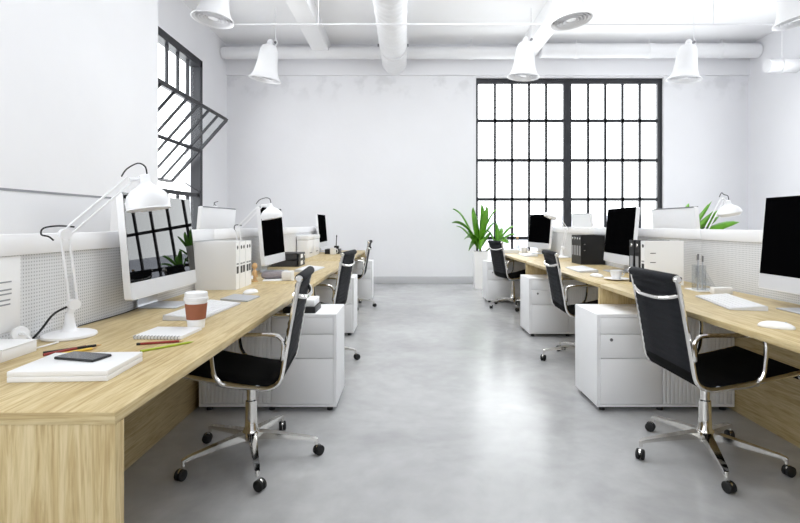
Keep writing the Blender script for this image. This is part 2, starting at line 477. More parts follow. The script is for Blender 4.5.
N = 60
for i in range(N+1):
    x = -40+i*3.0
    pts.append((x, 1.5+1.0*abs(math.sin(i*.37)+.6*math.sin(i*.83+1))))
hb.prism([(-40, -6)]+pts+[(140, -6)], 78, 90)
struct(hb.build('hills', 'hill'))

# ------------------------------------------------------------------ desks and dividers
def make_desk(name, label, side, y0, y1, xa, xb, group, rear_end=False):
    """side=+1: open edge xa towards the aisle, xb at the divider"""
    t = thing(name, label, 'desk', ((xa+xb)/2, y0, 0), 0, group)
    w = abs(xb-xa)/2; L_ = y1-y0-.004
    MB().box(-w, w, 0, L_, UT, DT, .003).build('desktop', 'wood_y', t)
    MB().box(-w, w, -.0015, .0004, UT, DT-.001, .0006).build('edge_band', 'wood_x', t)
    MB().box(-w, w, .0005, .036, 0, UT, .003).build('end_panel', 'wood_z', t)
    if rear_end: MB().box(-w, w, L_-.036, L_, 0, UT, .003).build('end_panel', 'wood_z', t)
    xs = w if xb > xa else -w
    s = 1 if xs > 0 else -1
    MB().box(min(xs, xs-s*.02), max(xs, xs-s*.02), .036, L_-(.036 if rear_end else 0), .0, UT, .002).build('modesty_panel', 'wood_y', t)
    return t
EL, ER = -.6376, 1.3385
DL, DR = -1.338, 2.046
LY = [1.076, 3.375, 5.45, 7.75]
RY = [1.076, 3.375, 5.44, 7.60]
ordn = ['nearest', 'middle', 'farthest']
lab_l = ['oak desk at the front left with white box and phone on it',
         'oak desk left of the aisle holding the black binders lying flat',
         'oak desk left of the aisle nearest the far wall']
lab_r = ['oak desk at the front right with large white keyboard and mouse',
         'oak desk right of the aisle with white coffee cup and upright black binders',
         'oak desk right of the aisle nearest the tall potted plant']
for k in range(3):
    make_desk('office_desk', lab_l[k], -1, LY[k], LY[k+1], EL, DL+.022, 'desks along the aisle', k == 2)
    make_desk('office_desk', lab_r[k], 1, RY[k], RY[k+1], ER, DR-.022, 'desks along the aisle', k == 2)
    make_desk('office_desk', 'oak desk behind the left divider, back to back with the '+['front', 'middle', 'far'][k]+' left one',
              1, LY[k], LY[k+1], -2.06, DL-.022, 'desks behind the dividers', k == 2)
    make_desk('office_desk', 'oak desk behind the right divider, back to back with the '+['front', 'middle', 'far'][k]+' right one',
              -1, RY[k], RY[k+1], 2.77, DR+.022, 'desks behind the dividers', k == 2)

def divider(x, y0, y1, label):
    t = thing('desk_divider', label, 'divider', (x, y0, 0), 0, 'perforated desk dividers')
    L_ = y1-y0-.004
    MB().box(-.006, .006, 0, L_, 0.0, 1.034).build('perforated_panel', 'perf', t)
    MB().box(-.019, .019, 0, L_, 1.034, 1.106, .003).build('top_rail', 'white_metal', t)
    return t
for k in range(3):
    divider(DL, LY[k], LY[k+1], ['white perforated divider behind the large white desk lamp at front left',
                                 'white perforated divider behind the second lamp on the left desks',
                                 'white perforated divider at the far end of the left desks'][k])
    divider(DR, RY[k], RY[k+1], ['white perforated divider behind the clear organiser and large black screen at right',
                                 'white perforated divider behind the upright black binders at right',
                                 'white perforated divider behind the small lamp at the far end of right desks'][k])

# ------------------------------------------------------------------ pedestal cabinets
CABW = .835; CABD = .39; CABH = .592
def make_cabinet(label, flip, CABW=.835):
    """local: x 0 = aisle end, body to -x (left cabinets) or +x (right); near face at y 0"""
    s = 1 if flip else -1
    t = thing('drawer_cabinet', label, 'cabinet', (0, 0, 0), 0, 'white cabinets under the desks')
    def bx(b, a, c, y0, y1, z0, z1, bev=.0):
        b.box(min(a*s, c*s), max(a*s, c*s), y0, y1, z0, z1, bev); return b
    bx(MB(), 0, CABW, .012, CABD, .03, CABH-.0, .004).build('carcass', 'cab', t)
    # face frame edges so that drawer fronts sit inside
    f = MB(); bx(f, 0, .018, 0, .012, .03, CABH); bx(f, CABW-.015, CABW, 0, .012, .03, CABH)
    bx(f, .018, CABW-.015, 0, .012, CABH-.018, CABH); bx(f, .018, CABW-.015, 0, .012, .03, .045)
    f.build('face_frame', 'cab', t)
    xm = .395
    zs = [(.048, .322), (.326, .470), (.474, CABH-.021)]
    for i, (z0, z1) in enumerate(zs):
        d = bx(MB(), .020, xm-.003, -.004, .012, z0, z1, .0025).build('drawer', 'cab', t)
        if i == 1 and flip:
            MB().lathe([(0, .004), (.009, .004), (.010, 0), (.010, -.004), (0, -.004)], 16, (s*.085, -.005, .438), Matrix.Rotation(PI/2, 3, 'X')).build('lock', 'bolt', d)
    b = MB(); n = 17; x = xm+.006; w = (CABW-.018-x)/n
    for k in range(n):
        bx(b, x+k*w+.0015, x+(k+1)*w-.0015, .000, .010, .048, CABH-.021, .002)
    bx(b, x, CABW-.016, .009, .0125, .048, CABH-.021)
    b.build('tambour_door', 'cab', t)
    for fx in (.045, .40, CABW-.05):
        for fy in (.04, CABD-.04):
            MB().lathe([(0, 0), (.018, 0), (.018, .028), (.012, .031), (0, .031)], 12, (s*fx, fy, 0)).build('foot', 'rubber', t)
    return t
cl = make_cabinet('white drawer cabinet at left with black and white boxes on top', False); cl.location = (-.421, 2.977, 0)
make_cabinet('white drawer cabinet under the second left desk, partly behind the black chair', False, .758).location = (-.530, 5.0, 0)
make_cabinet('white drawer cabinet under the far end of the left desks', False, .790).location = (-.500, 7.25, 0)
cr = make_cabinet('white drawer cabinet at right with round lock, behind the large front chair', True); cr.location = (1.163, 2.977, 0)
make_cabinet('white drawer cabinet at right under the second desk, behind its chair', True, .745).location = (1.251, 4.96, 0)
make_cabinet('white drawer cabinet at right under the far desk beside the plant', True, .815).location = (1.18, 7.13, 0)

# ------------------------------------------------------------------ office chairs
def make_chair(label, uo=(0, 0)):
    t = thing('office_chair', label, 'chair', (0, 0, 0), 0, 'black office chairs along the aisle')
    W = .208
    prof = smooth_path([(.262, 0, .470), (.272, 0, .482), (.255, 0, .491), (.18, 0, .474), (.02, 0, .440), (-.11, 0, .418), (-.165, 0, .424),
                        (-.200, 0, .460), (-.219, 0, .56), (-.240, 0, .68), (-.262, 0, .80), (-.279, 0, .885)], 6)
    prof = [Vector(p) for p in prof]
    cut = max(range(len(prof)), key=lambda i: -abs((prof[i]-Vector((-.198, 0, .485))).length))
    def sling(pp, rib=True):
        b = MB(); N = len(pp)
        def nor(i):
            d = (pp[min(i+1, N-1)]-pp[max(i-1, 0)]).normalized()
            return Vector((d.z, 0, -d.x))
        ys = [-W, -W*.97, -W*.5, 0, W*.5, W*.97, W]
        rows = [[], []]
        acc = 0.
        for i, p in enumerate(pp):
            n = nor(i)
            if i: acc += (pp[i]-pp[i-1]).length
            th = .011 + (.0016*math.sin(acc/.034*2*PI) if rib else 0)
            for q, sg in enumerate((1, -1)):
                rows[q].append([b.bm.verts.new(p+n*sg*(th if abs(y) < W*.99 else .006)+Vector((0, y, 0))) for y in ys])
        for q in (0, 1):
            for i in range(N-1):
                for k in range(len(ys)-1):
                    b.bm.faces.new((rows[q][i][k], rows[q][i][k+1], rows[q][i+1][k+1], rows[q][i+1][k]))
        for i in range(N-1):
            for k in (0, -1):
                b.bm.faces.new((rows[0][i][k], rows[0][i+1][k], rows[1][i+1][k], rows[1][i][k]))
        for i in (0, N-1):
            for k in range(len(ys)-1):
                b.bm.faces.new((rows[0][i][k], rows[0][i][k+1], rows[1][i][k+1], rows[1][i][k]))
        return b
    sling(prof[:cut+1]).build('seat', 'fabric', t, smooth=60)
    # denser rows for the back so that the ribs show
    bp = []
    for i in range(cut, len(prof)-1):
        for k in range(3): bp.append(prof[i].lerp(prof[i+1], k/3))
    bp.append(prof[-1])
    sling(bp).build('backrest', 'backfab', t, smooth=60)
    # padded roll on top of the back
    MB().lathe([(0, -W-.002), (.017, -W-.002), (.022, -W+.006), (.022, W-.006), (.017, W+.002), (0, W+.002)], 20, (-.284, 0, .897), Matrix.Rotation(PI/2, 3, 'X')).build('top_roll', 'backfab', t)
    MB().lathe([(0, -W), (.014, -W), (.018, -W+.006), (.018, W-.006), (.014, W), (0, W)], 18, (.262, 0, .472), Matrix.Rotation(PI/2, 3, 'X')).build('front_roll', 'fabric', t)
    rail = [Vector((.266, 0, .466))]+prof[3:-1]+[Vector((-.282, 0, .893))]
    for sg in (-1, 1):
        y = sg*(W+.008)
        r_ = MB().tube([(p.x-.002, y, p.z-.004) for p in rail], .0105, 8).build('side_rail', 'chrome', t)
        for (x, z, r0) in ((-.284, .897, .017), (.262, .470, .013)):
            e = MB(); e.lathe([(0, -.008), (r0, -.008), (r0, .006), (r0*.7, .010), (0, .010)], 16, (x, y+sg*.004, z), Matrix.Rotation(-sg*PI/2, 3, 'X'))
            e.build('end_cap', 'chrome', r_)
        # arm: open loop from back rail forwards and down to the seat rail
        ya = sg*(W+.026)
        arm = [(-.205, y, .535), (-.214, ya, .56), (-.218, ya, .610), (-.205, ya, .640), (-.17, ya, .654), (-.05, ya, .656), (.045, ya, .656), (.078, ya, .645),
               (.094, ya, .615), (.090, ya, .54), (.078, ya, .478), (.045, sg*(W+.020), .440), (-.02, sg*(W+.010), .424), (-.06, y, .420)]
        MB().tube(smooth_path(arm, 5), .0095, 8).build('armrest', 'chrome', t)
    # cross bars
    br = MB()
    br.tube(smooth_path([(-.262, -W-.006, .83), (-.285, -W*.8, .812), (-.302, -W*.35, .800), (-.302, W*.35, .800), (-.285, W*.8, .812), (-.262, W+.006, .83)], 5), .0105, 8)
    br.build('back_brace', 'chrome', t)
    sb = MB()
    sb.tube(smooth_path([(.07, -W-.006, .442), (.05, -W*.6, .405), (.04, 0, .393), (.05, W*.6, .405), (.07, W+.006, .442)], 5), .013, 8)
    sb.tube(smooth_path([(-.10, -W-.006, .416), (-.07, -W*.6, .396), (-.05, 0, .390), (-.07, W*.6, .396), (-.10, W+.006, .416)], 5), .013, 8)
    sb.box(-.08, .09, -.03, .03, .366, .398, .01)
    sb.build('seat_bracket', 'silverflat', t)
    MB().lathe([(0, .385), (.021, .385), (.021, .285), (.027, .280), (.029, .20), (.031, .150), (.036, .142), (.036, .085), (.028, .078), (0, .078)], 22).build('column', 'chrome', t)
    base = MB().lathe([(0, .079), (.034, .080), (.042, .09), (.042, .13), (.036, .141), (0, .141)], 22).build('base_hub', 'chrome', t)
    for k in range(5):
        a = BASE_A + k*2*PI/5
        d = Vector((math.cos(a), math.sin(a), 0))
        leg = MB().ribbon([d*.03+Vector((0, 0, .115)), d*.12+Vector((0, 0, .108)), d*.22+Vector((0, 0, .096)), d*.295+Vector((0, 0, .086)), d*.318+Vector((0, 0, .078))],
                          [.042, .036, .029, .024, .020], [.036, .027, .020, .016, .014])
        leg.tube([d*.315+Vector((0, 0, .084)), d*.315+Vector((0, 0, .056))], .009, 8)
        leg = leg.build('base_leg', 'chrome', t, smooth=50)
        aw = a+random.uniform(.5, 1.1)
        side = Vector((-math.sin(aw), math.cos(aw), 0)); c0 = d*.315+Vector((math.cos(aw), math.sin(aw), 0))*.014
        rot = Vector((0, 0, 1)).rotation_difference(side).to_matrix()
        wv = MB()
        for off in (-.0105, .0105):
            wv.lathe([(0, -.008), (.020, -.008), (.0245, -.005), (.0245, .005), (.020, .008), (0, .008)], 18, Vector((c0.x, c0.y, .0245))+side*off, rot)
        wv.build('caster', 'rubber', leg)
        MB().lathe([(0, -.004), (.016, -.004), (.016, .004), (0, .004)], 14, Vector((c0.x, c0.y, .034)), rot).build('caster_hood', 'chrome', leg)
    for k in [o for o in bpy.data.objects if o.parent == t and o.name.split('.')[0] not in ('column', 'base_hub', 'base_leg')]: k.location = (uo[0], uo[1], 0)
    return t
BASE_A = math.radians(37)
chR = make_chair('large black chair at front right, its back turned to the aisle', (.012, -.03)); chR.location = (1.462, 2.395, 0)
chR.rotation_euler = (0, 0, 0)
BASE_A = math.radians(4-180-4.5)
chL = make_chair('large black chair at front left, pushed under the desk with the paper cup', (.019, .025)); chL.location = (-.755, 2.395, 0); chL.rotation_euler = (0, 0, PI+math.radians(4.5))
dup(chL, 'black chair at the second left desk, between the two front cabinets', (-.735, 4.16, 0), PI-math.radians(7))
dup(chL, 'small black chair at the far left desk, seen edge-on', (-.755, 6.75, 0), PI)
dup(chR, 'black chair at the second right desk, beside the black binders', (1.475, 4.10, 0), math.radians(-3))
dup(chR, 'small black chair at the far right desk in front of the potted plant', (1.47, 6.72, 0), math.radians(13))

# ------------------------------------------------------------------ all-in-one computers
def make_computer(label, gloss=False, cord=None):
    """local: screen faces +x, panel centred at origin along y, foot on z 0"""
    t = thing('desktop_computer', label, 'computer', (0, 0, 0), 0, 'white all-in-one computers')
    W, Z0, Z1 = .336, .075, .550
    tilt = lambda z: .0-.085*(z-Z0)            # leans back slightly
    def slab(xf, xb, y, z0, z1, r, bulge=0., n=6):
        """rounded rectangle plate in the y-z plane"""
        out = []
        for cy, cz, a0 in ((y-r, z1-r, 0), (-y+r, z1-r, PI/2), (-y+r, z0+r, PI), (y-r, z0+r, 3*PI/2)):
            for k in range(n+1):
                a = a0+PI/2*k/n
                out.append((cy+r*math.cos(a), cz+r*math.sin(a)))
        b = MB()
        A = [b.bm.verts.new((xf+tilt(z), yy, z)) for yy, z in out]
        B = [b.bm.verts.new((xb+tilt(z), yy, z)) for yy, z in out]
        n_ = len(out)
        for k in range(n_): b.bm.faces.new((A[k], A[(k+1) % n_], B[(k+1) % n_], B[k]))
        b.bm.faces.new(A)
        if bulge:
            cz = (z0+z1)/2; prev = B
            for s_, dx in ((.94, bulge*.35), (.8, bulge*.62), (.55, bulge*.9), (.3, bulge)):
                R_ = [b.bm.verts.new((xb-dx+tilt(z), yy*s_, cz+(z-cz)*s_)) for yy, z in out]
                for k in range(n_): b.bm.faces.new((prev[k], prev[(k+1) % n_], R_[(k+1) % n_], R_[k]))
                prev = R_
            b.bm.faces.new(list(reversed(prev)))
        else: b.bm.faces.new(list(reversed(B)))
        return b
    slab(0, -.030, W, Z0, Z1, .012).build('housing', 'white_metal', t, smooth=62)
    MB().box(-.0325+tilt(Z1), -.0295+tilt(Z1), -W+.012, W-.012, Z1-.0085, Z1+.0005).build('rear_seam', 'bolt', t)
    MB().prism([(tilt(.152)+.0012, .152), (tilt(Z1+.003)+.0012, Z1+.003), (tilt(Z1+.003)-.003, Z1+.003), (tilt(.152)-.003, .152)], -W+.004, W-.004).build('screen', 'screen_gloss' if gloss else 'screen', t)
    MB().prism([(tilt(Z0+.004)+.0012, Z0+.004), (tilt(.1505)+.0012, .1505), (tilt(.1505)-.004, .1505), (tilt(Z0+.004)-.004, Z0+.004)], -W+.004, W-.004).build('chin', 'silver', t)
    st = MB(); st.box(-.115, .085, -.10, .10, 0, .007, .003)
    pts = [(-.105, 0, .006), (-.108, 0, .03), (-.095, 0, .12), (-.075, 0, .25)]
    st.ribbon(smooth_path(pts, 5), .19, .007, up=(1, 0, 0))
    st.build('stand', 'silverflat', t)
    if cord:
        MB().tube(smooth_path(cord, 6), .0022, 6).build('power_cord', 'black', t)
    return t
def comp(label, x, y, rz, gloss=False, cord=None):
    o = make_computer(label, gloss, cord); o.location = (x, y, DT); o.rotation_euler = (0, 0, rz); return o
comp('large computer at front left, its screen mirroring the window', -1.206, 2.49, math.radians(0), True,
     [(-.108, -.02, .004), (-.095, -.2, .0025), (-.096, -.32, .0025), (-.104, -.42, .0025), (-.110, -.52, .0025)])
g = make_computer('computer with dark screen behind a white lamp shade, second left desk'); g.location = (-1.13, 4.27, DT)
dup(g, 'small computer on the far left desk, beside the black pen pot', (-1.215, 7.30, DT), 0)
dup(g, 'large computer at the right edge, black screen above the keyboard and mouse', (1.885, 2.285, DT), PI)
dup(g, 'computer on the second right desk between black binders and coffee cup', (1.835, 4.27, DT), PI-math.radians(4))
dup(g, 'small computer on the far right desk, in front of the window', (1.86, 6.90, DT), PI+math.radians(10))
# back to back computers beyond the dividers (they face away from the aisle)
dup(g, 'large computer back rising behind the left divider beside the front lamp', (-1.585, 2.17, DT), PI-math.radians(3))
dup(g, 'computer back rising behind the left divider above the white binders', (-1.60, 4.05, DT), PI-math.radians(2))
dup(g, 'computer back rising behind the right divider above the leaning white binder', (2.33, 4.17, DT), 0)
dup(g, 'computer back behind the right divider above the upright black binders', (2.33, 6.35, DT), 0)

# ------------------------------------------------------------------ keyboards, mice, trackpad
def make_keyboard(label, w=.15, l=.44):
    """local: long axis y, user edge at +x; wedge raised at the back (-x)"""
    t = thing('keyboard', label, 'keyboard', (0, 0, 0), 0, 'white keyboards')
    MB().prism([(w/2, .001), (w/2, .008), (-w/2+.004, .024), (-w/2, .022), (-w/2, .002), (-w/2+.02, .001)], -l/2, l/2).build('keyboard_body', 'silver', t)
    b = MB(); nr, nc = 6, 18; a = w*.88/nr; c = l*.96/nc
    for i in range(nr):
        for j in range(nc):
            if i == nr-1 and 3 <= j < 8: continue
            x0 = -w*.44+i*a; y0 = -l*.48+j*c
            zt = lambda x: .008+(w/2-x)/w*.016
            v = []
            for zz in (0, .0035):
                for (x, y) in ((x0+.0015, y0+.0015), (x0+a-.0015, y0+.0015), (x0+a-.0015, y0+c-.0015), (x0+.0015, y0+c-.0015)):
                    v.append(b.bm.verts.new((x, y, zt(x)-.0008+zz)))
            for f in ((4, 5, 6, 7), (0, 1, 5, 4), (1, 2, 6, 5), (2, 3, 7, 6), (3, 0, 4, 7)): b.bm.faces.new([v[q] for q in f])
    x0 = -w*.44+(nr-1)*a; zc = .009
    b.box(x0+.0015, x0+a-.0015, -l*.48+3*c+.0015, -l*.48+8*c-.0015, zc, zc+.0042)
    b.build('keys', 'white', t)
    return t
kb = make_keyboard('white keyboard beside the paper coffee cup', .165); kb.location = (-.945, 2.31, DT); kb.rotation_euler = (0, 0, math.radians(-3))
dup(kb, 'white keyboard at front right, below the large black screen', (1.68, 2.55, DT), PI+math.radians(-12))
dup(kb, 'white keyboard on the second right desk in front of black binders', (1.575, 4.40, DT), PI+math.radians(-4))
dup(kb, 'white keyboard on the second left desk, half behind the chair back', (-.86, 4.42, DT), math.radians(-3))
dup(kb, 'white keyboard on the far right desk behind the chair', (1.60, 6.45, DT), PI)
MB().prism([(.075, .001), (.075, .007), (-.075, .017), (-.075, .001)], -.09, .09).build('trackpad', 'silverflat', None, (-.905, 2.69, DT))
tag(bpy.data.objects['trackpad'], 'flat grey trackpad between keyboard and white binders at left', 'trackpad')
bpy.data.objects['trackpad'].rotation_euler = (0, 0, math.radians(-4))

def make_mouse(name, label, loc, rz):
    t = thing(name, label, 'mouse', loc, rz, 'white mice')
    b = MB(); n = 24; prof = [(1, .002), (1.0, .007), (.93, .013), (.78, .019), (.5, .0245), (.2, .0265)]
    rings = []
    for f, z in [(.96, 0)]+prof:
        rings.append([b.bm.verts.new((.061*f*math.cos(2*PI*k/n), .031*f*math.sin(2*PI*k/n), z)) for k in range(n)])
    for i in range(len(rings)-1):
        for k in range(n): b.bm.faces.new((rings[i][k], rings[i][(k+1) % n], rings[i+1][(k+1) % n], rings[i+1][k]))
    b.bm.faces.new(rings[-1]); b.bm.faces.new(list(reversed(rings[0])))
    b.build('mouse_shell', 'white', t, smooth=60)
    MB().tube([(.030, -.004, .0228), (.030, .004, .0228)], .004, 10).build('scroll_ball', 'silverflat', t)
    return t
make_mouse('computer_mouse', 'white mouse near the grey trackpad at left', (-.925, 2.92, DT), math.radians(70))
make_mouse('computer_mouse', 'white mouse on the right front desk near its edge', (1.475, 1.95, DT), math.radians(-38))
make_mouse('computer_mouse', 'white mouse beside the saucer on the second right desk', (1.50, 3.85, DT), math.radians(-60))

# ------------------------------------------------------------------ binders and boxes
def make_binder(colour, label, t_=.06, d=.26, h=.30):
    """local: spine at x 0 facing +x, thickness along +y"""
    bd = 'whiteboard' if colour == 'white' else 'blackboard'
    t = thing('ring_binder', label, 'binder')
    b = MB(); b.box(-d, 0, 0, .003, 0, h); b.box(-d, 0, t_-.003, t_, 0, h); b.box(-.003, .0, .003, t_-.003, 0, h)
    b.build('cover', bd, t)
    MB().box(-d+.012, -.02, .005, t_-.005, .006, h-.014).build('pages', 'pagegrey' if colour == 'white' else 'pagedark', t)
    r = MB()
    n = 18
    for zc in (.035, h-.03) if colour == 'white' and False else (h-.035,):
        r.lathe([(0, .0012), (.0105, .0012), (.0125, 0), (.0125, -.001), (0, -.001)], n, (.0006, t_/2, zc), Matrix.Rotation(PI/2, 3, 'Y'))
    r.build('finger_hole', 'black' if colour == 'white' else 'chrome', t)
    if colour == 'white':
        MB().box(0, .0012, t_*.22, t_*.78, .10, .145).build('label_slot', 'black', t)
        MB().box(0, .0010, t_*.18, t_*.82, .155, .165).build('label_line', 'ink', t)
    else:
        MB().box(0, .0010, t_*.2, t_*.8, .09, .19).build('spine_label', 'ink', t)
    return t
bw = make_binder('white', 'white ring binder nearest the front in the row behind the large left screen')
bw.location = (-1.065, 3.075, DT); bw['group'] = 'white binders on the front left desk'
wl = ['second white ring binder from the front in the left row', 'middle white ring binder of the five in the left row',
      'fourth white ring binder from the front in the left row', 'white ring binder at the far end of the left row, by the wooden figure']
for k in range(1, 5): dup(bw, wl[k-1], (-1.065+.004*(k % 2), 3.075+.0605*k, DT), 0)
bb = make_binder('black', 'black ring binder nearest the front of the upright row at right', .07, .245); bb.location = (1.785, 5.06, DT); bb.rotation_euler = (0, 0, PI)
bb['group'] = 'upright black binders'
for k, l in enumerate(['second black ring binder from the front of the upright right row', 'third black ring binder from the front of the upright right row',
                       'black ring binder at the far end of the upright right row']):
    dup(bb, l, (1.785, 5.06+.0705*(k+1), DT), PI)
w2 = dup(bw, 'single white ring binder on the right desk, wide side to the front', (1.612, 3.36, DT), PI, 'binders behind the front right chair')
dup(bb, 'thin black ring binder directly behind the single white one at right', (1.605, 3.435, DT), PI, 'binders behind the front right chair')
dup(bb, 'black ring binder between the white binder and the second right screen', (1.600, 3.507, DT), PI, 'binders behind the front right chair')
# white binder shows two short black marks on its wide side
mk = MB(); mk.box(-.072, -.035, .0598, .0608, .214, .219); mk.box(-.072, -.035, .0598, .0608, .152, .157)
mk.build('side_mark', 'black', w2)
mk = MB(); mk.box(-.045, -.03, .0698, .0708, .205, .210); mk.box(-.045, -.03, .0698, .0708, .142, .147)
mk.build('side_mark', 'chrome', bb)
# lying black binders, spines to the aisle
def lying(label, loc):
    t = make_binder('black', label, .064, .28, .30)
    t.location = loc; t.rotation_euler = (-PI/2, 0, 0)
    t['group'] = 'black binders lying flat'
    o = [k for k in bpy.data.objects if k.parent == t and k.name.startswith('spine_label')][0]
    o.data.materials.clear(); o.data.materials.append(M['paper'])
    return t
# rotation about x by -90 deg: local z -> +y, local y -> -z
for k, l in enumerate(['black binder lying flat at the bottom of the pair behind the second left screen', 'black binder lying flat on top of another, white spine label']):
    lying(l, (-1.036, 4.745, DT+.064*(k+1)+.0005*k))

def lidded_box(name, label, loc, w, l, h, group, cat='box'):
    t = thing(name, label, cat, loc, 0, group)
    MB().box(-w/2, w/2, 0, l, 0, h-.055, .003).build('box_body', 'white', t)
    MB().box(-w/2-.004, w/2+.004, -.004, l+.004, h-.05, h, .003).build('lid', 'white', t)
    MB().box(-w/2+.002, w/2-.002, .002, l-.002, h-.056, h-.049).build('lid_gap', 'cab_gap', t)
    MB().box(w/2-.001, w/2+.0015, l*.3, l*.7, .05, .062).build('label_slot', 'ink', t)
    return t
lidded_box('storage_box', 'white lidded storage box behind the lying black binders', (-1.255, 5.95, DT), .13, .40, .272, 'white storage boxes on the left desk')
lidded_box('storage_box', 'white lidded storage box next to the far left computer', (-1.255, 6.37, DT), .13, .40, .272, 'white storage boxes on the left desk')
tag(MB().box(-.10, .10, -.12, .12, 0, .065, .003).build('flat_box', 'black', None, (-1.02, 6.90, DT)), 'black flat box in front of the far left computer', 'box')

# things on the front left desk ---------------------------------------------------------
t = thing('slipcase_box', 'low white box with a dark phone lying on it', 'box', (-.915, 1.375, DT), math.radians(3))
MB().box(-.128, .128, -.095, .095, 0, .0145, .002).build('box_tray', 'white', t)
MB().box(-.128, .128, -.095, .095, .0150, .029, .002).build('lid', 'white', t)
t = thing('mobile_phone', 'dark phone lying on the low white box', 'phone', (-.925, 1.405, DT+.0292), math.radians(-14))
MB().box(-.068, .068, -.033, .033, 0, .007, .003).build('phone_body', 'black', t)
MB().box(-.066, .066, -.031, .031, .0068, .0076).build('phone_screen', 'phone', t)
t = thing('spiral_notebook', 'white spiral notebook in front of the paper cup', 'notebook', (-.887, 1.835, DT), math.radians(-3))
MB().box(-.088, .088, -.080, .080, 0, .010, .001).build('pages', 'paper', t)
MB().box(-.089, .089, -.081, .081, .010, .0115).build('cover', 'white', t)
b = MB()
for k in range(14):
    x = -.08+k*.0123
    b.tube([(x+.001*math.cos(a), -.080+.007*math.cos(a), .006+.007*math.sin(a)) for a in [2*PI*i/10 for i in range(10)]], .0011, 5, closed=True)
b.build('spiral', 'bolt', t)
def stick(name, label, cat, p0, p1, r, m, tip, tipmat, group=None):
    p0 = Vector(p0); p1 = Vector(p1); d = (p1-p0); L_ = d.length
    t = thing(name, label, cat, p0, math.atan2(d.y, d.x), group)
    MB().tube([(0, 0, r), (L_-.016, 0, r)], r, 6).build('barrel', m, t)
    MB().tube([(L_-.016, 0, r), (L_, 0, r)], [r*.95, r*.18], 6).build('tip', tip, t)
    MB().tube([(-.012, 0, r), (0, 0, r)], r*1.02, 8).build('end_cap', tipmat, t)
    return t
stick('pencil', 'dark red pencil lying in front of the spiral notebook', 'pencil', (-.905, 1.672, DT), (-.775, 1.715, DT), .0042, 'red', 'tan', 'black', 'pencils by the notebook')
stick('pencil', 'lime green pencil lying next to the dark red one', 'pencil', (-.845, 1.585, DT), (-.738, 1.705, DT), .0040, 'green_pen', 'green_pen', 'green_pen', 'pencils by the notebook')
stick('pencil', 'red pencil by the small white box at the left edge', 'pencil', (-1.125, 1.54, DT), (-1.06, 1.65, DT), .0045, 'red', 'tan', 'red', 'pencils beside the lamp foot')
stick('pencil', 'black pencil by the lamp foot at front left', 'pencil', (-1.14, 1.56, DT), (-1.03, 1.66, DT), .0045, 'black', 'tan', 'black', 'pencils beside the lamp foot')
stick('pencil', 'yellow pencil near the low white box, beside the black one', 'pencil', (-1.09, 1.53, DT), (-1.02, 1.62, DT), .0045, 'yellow', 'tan', 'yellow', 'pencils beside the lamp foot')
# paper cup
t = thing('paper_cup', 'paper coffee cup with white lid and brown sleeve', 'cup', (-.836, 1.955, DT))
MB().lathe([(0, .002), (.029, .002), (.030, 0), (.0315, .001), (.042, .118), (.040, .118), (.030, .006), (0, .006)], 32).build('cup_body', 'paper', t)
MB().lathe([(.0345, .036), (.0360, .036), (.0420, .098), (.0405, .098), (.0345, .036)], 32).build('sleeve', 'kraft', t)
MB().lathe([(.0425, .110), (.0455, .110), (.0465, .116), (.0455, .122), (.0435, .124), (.0425, .140), (.0395, .143), (.037, .139), (0, .138)], 32).build('lid', 'white', t)
# small white box at left edge
t = thing('small_box', 'small white box at the left edge of the front desk', 'box', (-1.268, 1.525, DT))
MB().box(-.068, .068, -.07, .07, 0, .034, .003).build('box_body', 'white', t)
MB().box(-.069, .069, -.071, .071, .0345, .039, .002).build('lid', 'white', t)
# sheet pinned to the divider
t = thing('pinned_sheet', 'white sheet with grey lines pinned to the front left divider', 'sheet', (DL+.0065, 1.50, .78))
MB().box(0, .004, -.19, .19, 0, .252, .001).build('paper_sheet', 'white', t)
b = MB()
for z, y1 in ((.165, .15), (.139, .15), (.125, .15), (.105, .145), (.09, .145)): b.box(.004, .0046, -.12, y1, z, z+.005)
b.build('print_lines', 'ink', t)
# round gadget on a cord
t = thing('charging_puck', 'small round white gadget with white cord by the lamp foot', 'charger', (-1.29, 1.64, DT))
rot = Vector((0, 0, 1)).rotation_difference(Vector((.75, -.6, .25))).to_matrix()
MB().lathe([(0, -.006), (.024, -.006), (.026, -.003), (.026, .003), (.023, .006), (.014, .0045), (0, .0045)], 26, (0, 0, .045), rot).build('disc', 'white', t)
MB().lathe([(0, .004), (.007, .004), (.008, .010), (.006, .013), (0, .013)], 16, (0, 0, .045), rot).build('plug_boss', 'white', t)
MB().tube(smooth_path([(.008, -.006, .05), (.035, -.02, .048), (.055, -.022, .030), (.065, -.02, .0045), (.075, .0, .0035), (.085, .06, .0035)], 6), .0032, 8).build('cord', 'white', t)
MB().lathe([(0, 0), (.02, 0), (.02, .006), (.008, .012), (.006, .045), (0, .045)], 16, (-.004, .003, 0)).build('foot', 'white', t)

# things on the second left desk
t = thing('wooden_figure', 'small jointed wooden figure beside the white binder row', 'figurine', (-1.085, 3.52, DT))
MB().lathe([(0, 0), (.022, 0), (.022, .008), (.006, .010), (0, .010)], 18).build('base', 'tan', t)
MB().lathe([(0, .008), (.012, .012), (.010, .04), (.016, .055), (.017, .075), (.007, .088), (0, .09)], 18).build('body', 'tan', t)
MB().lathe([(0, .088), (.012, .093), (.020, .108), (.018, .124), (.009, .134), (0, .136)], 18).build('head', 'tan', t)
b = MB()
for sg in (-1, 1): b.tube(smooth_path([(0, sg*.014, .075), (.006, sg*.024, .055), (.012, sg*.022, .030)], 4), .0055, 8)
b.build('arms', 'tan', t)
tag(MB().box(-.11, .11, -.15, .15, 0, .006, .0015).build('paper_stack', 'paper', None, (-.955, 3.70, DT)), 'thin stack of white paper under the grey pouch', 'paper')
bpy.data.objects['paper_stack'].rotation_euler = (0, 0, math.radians(12))
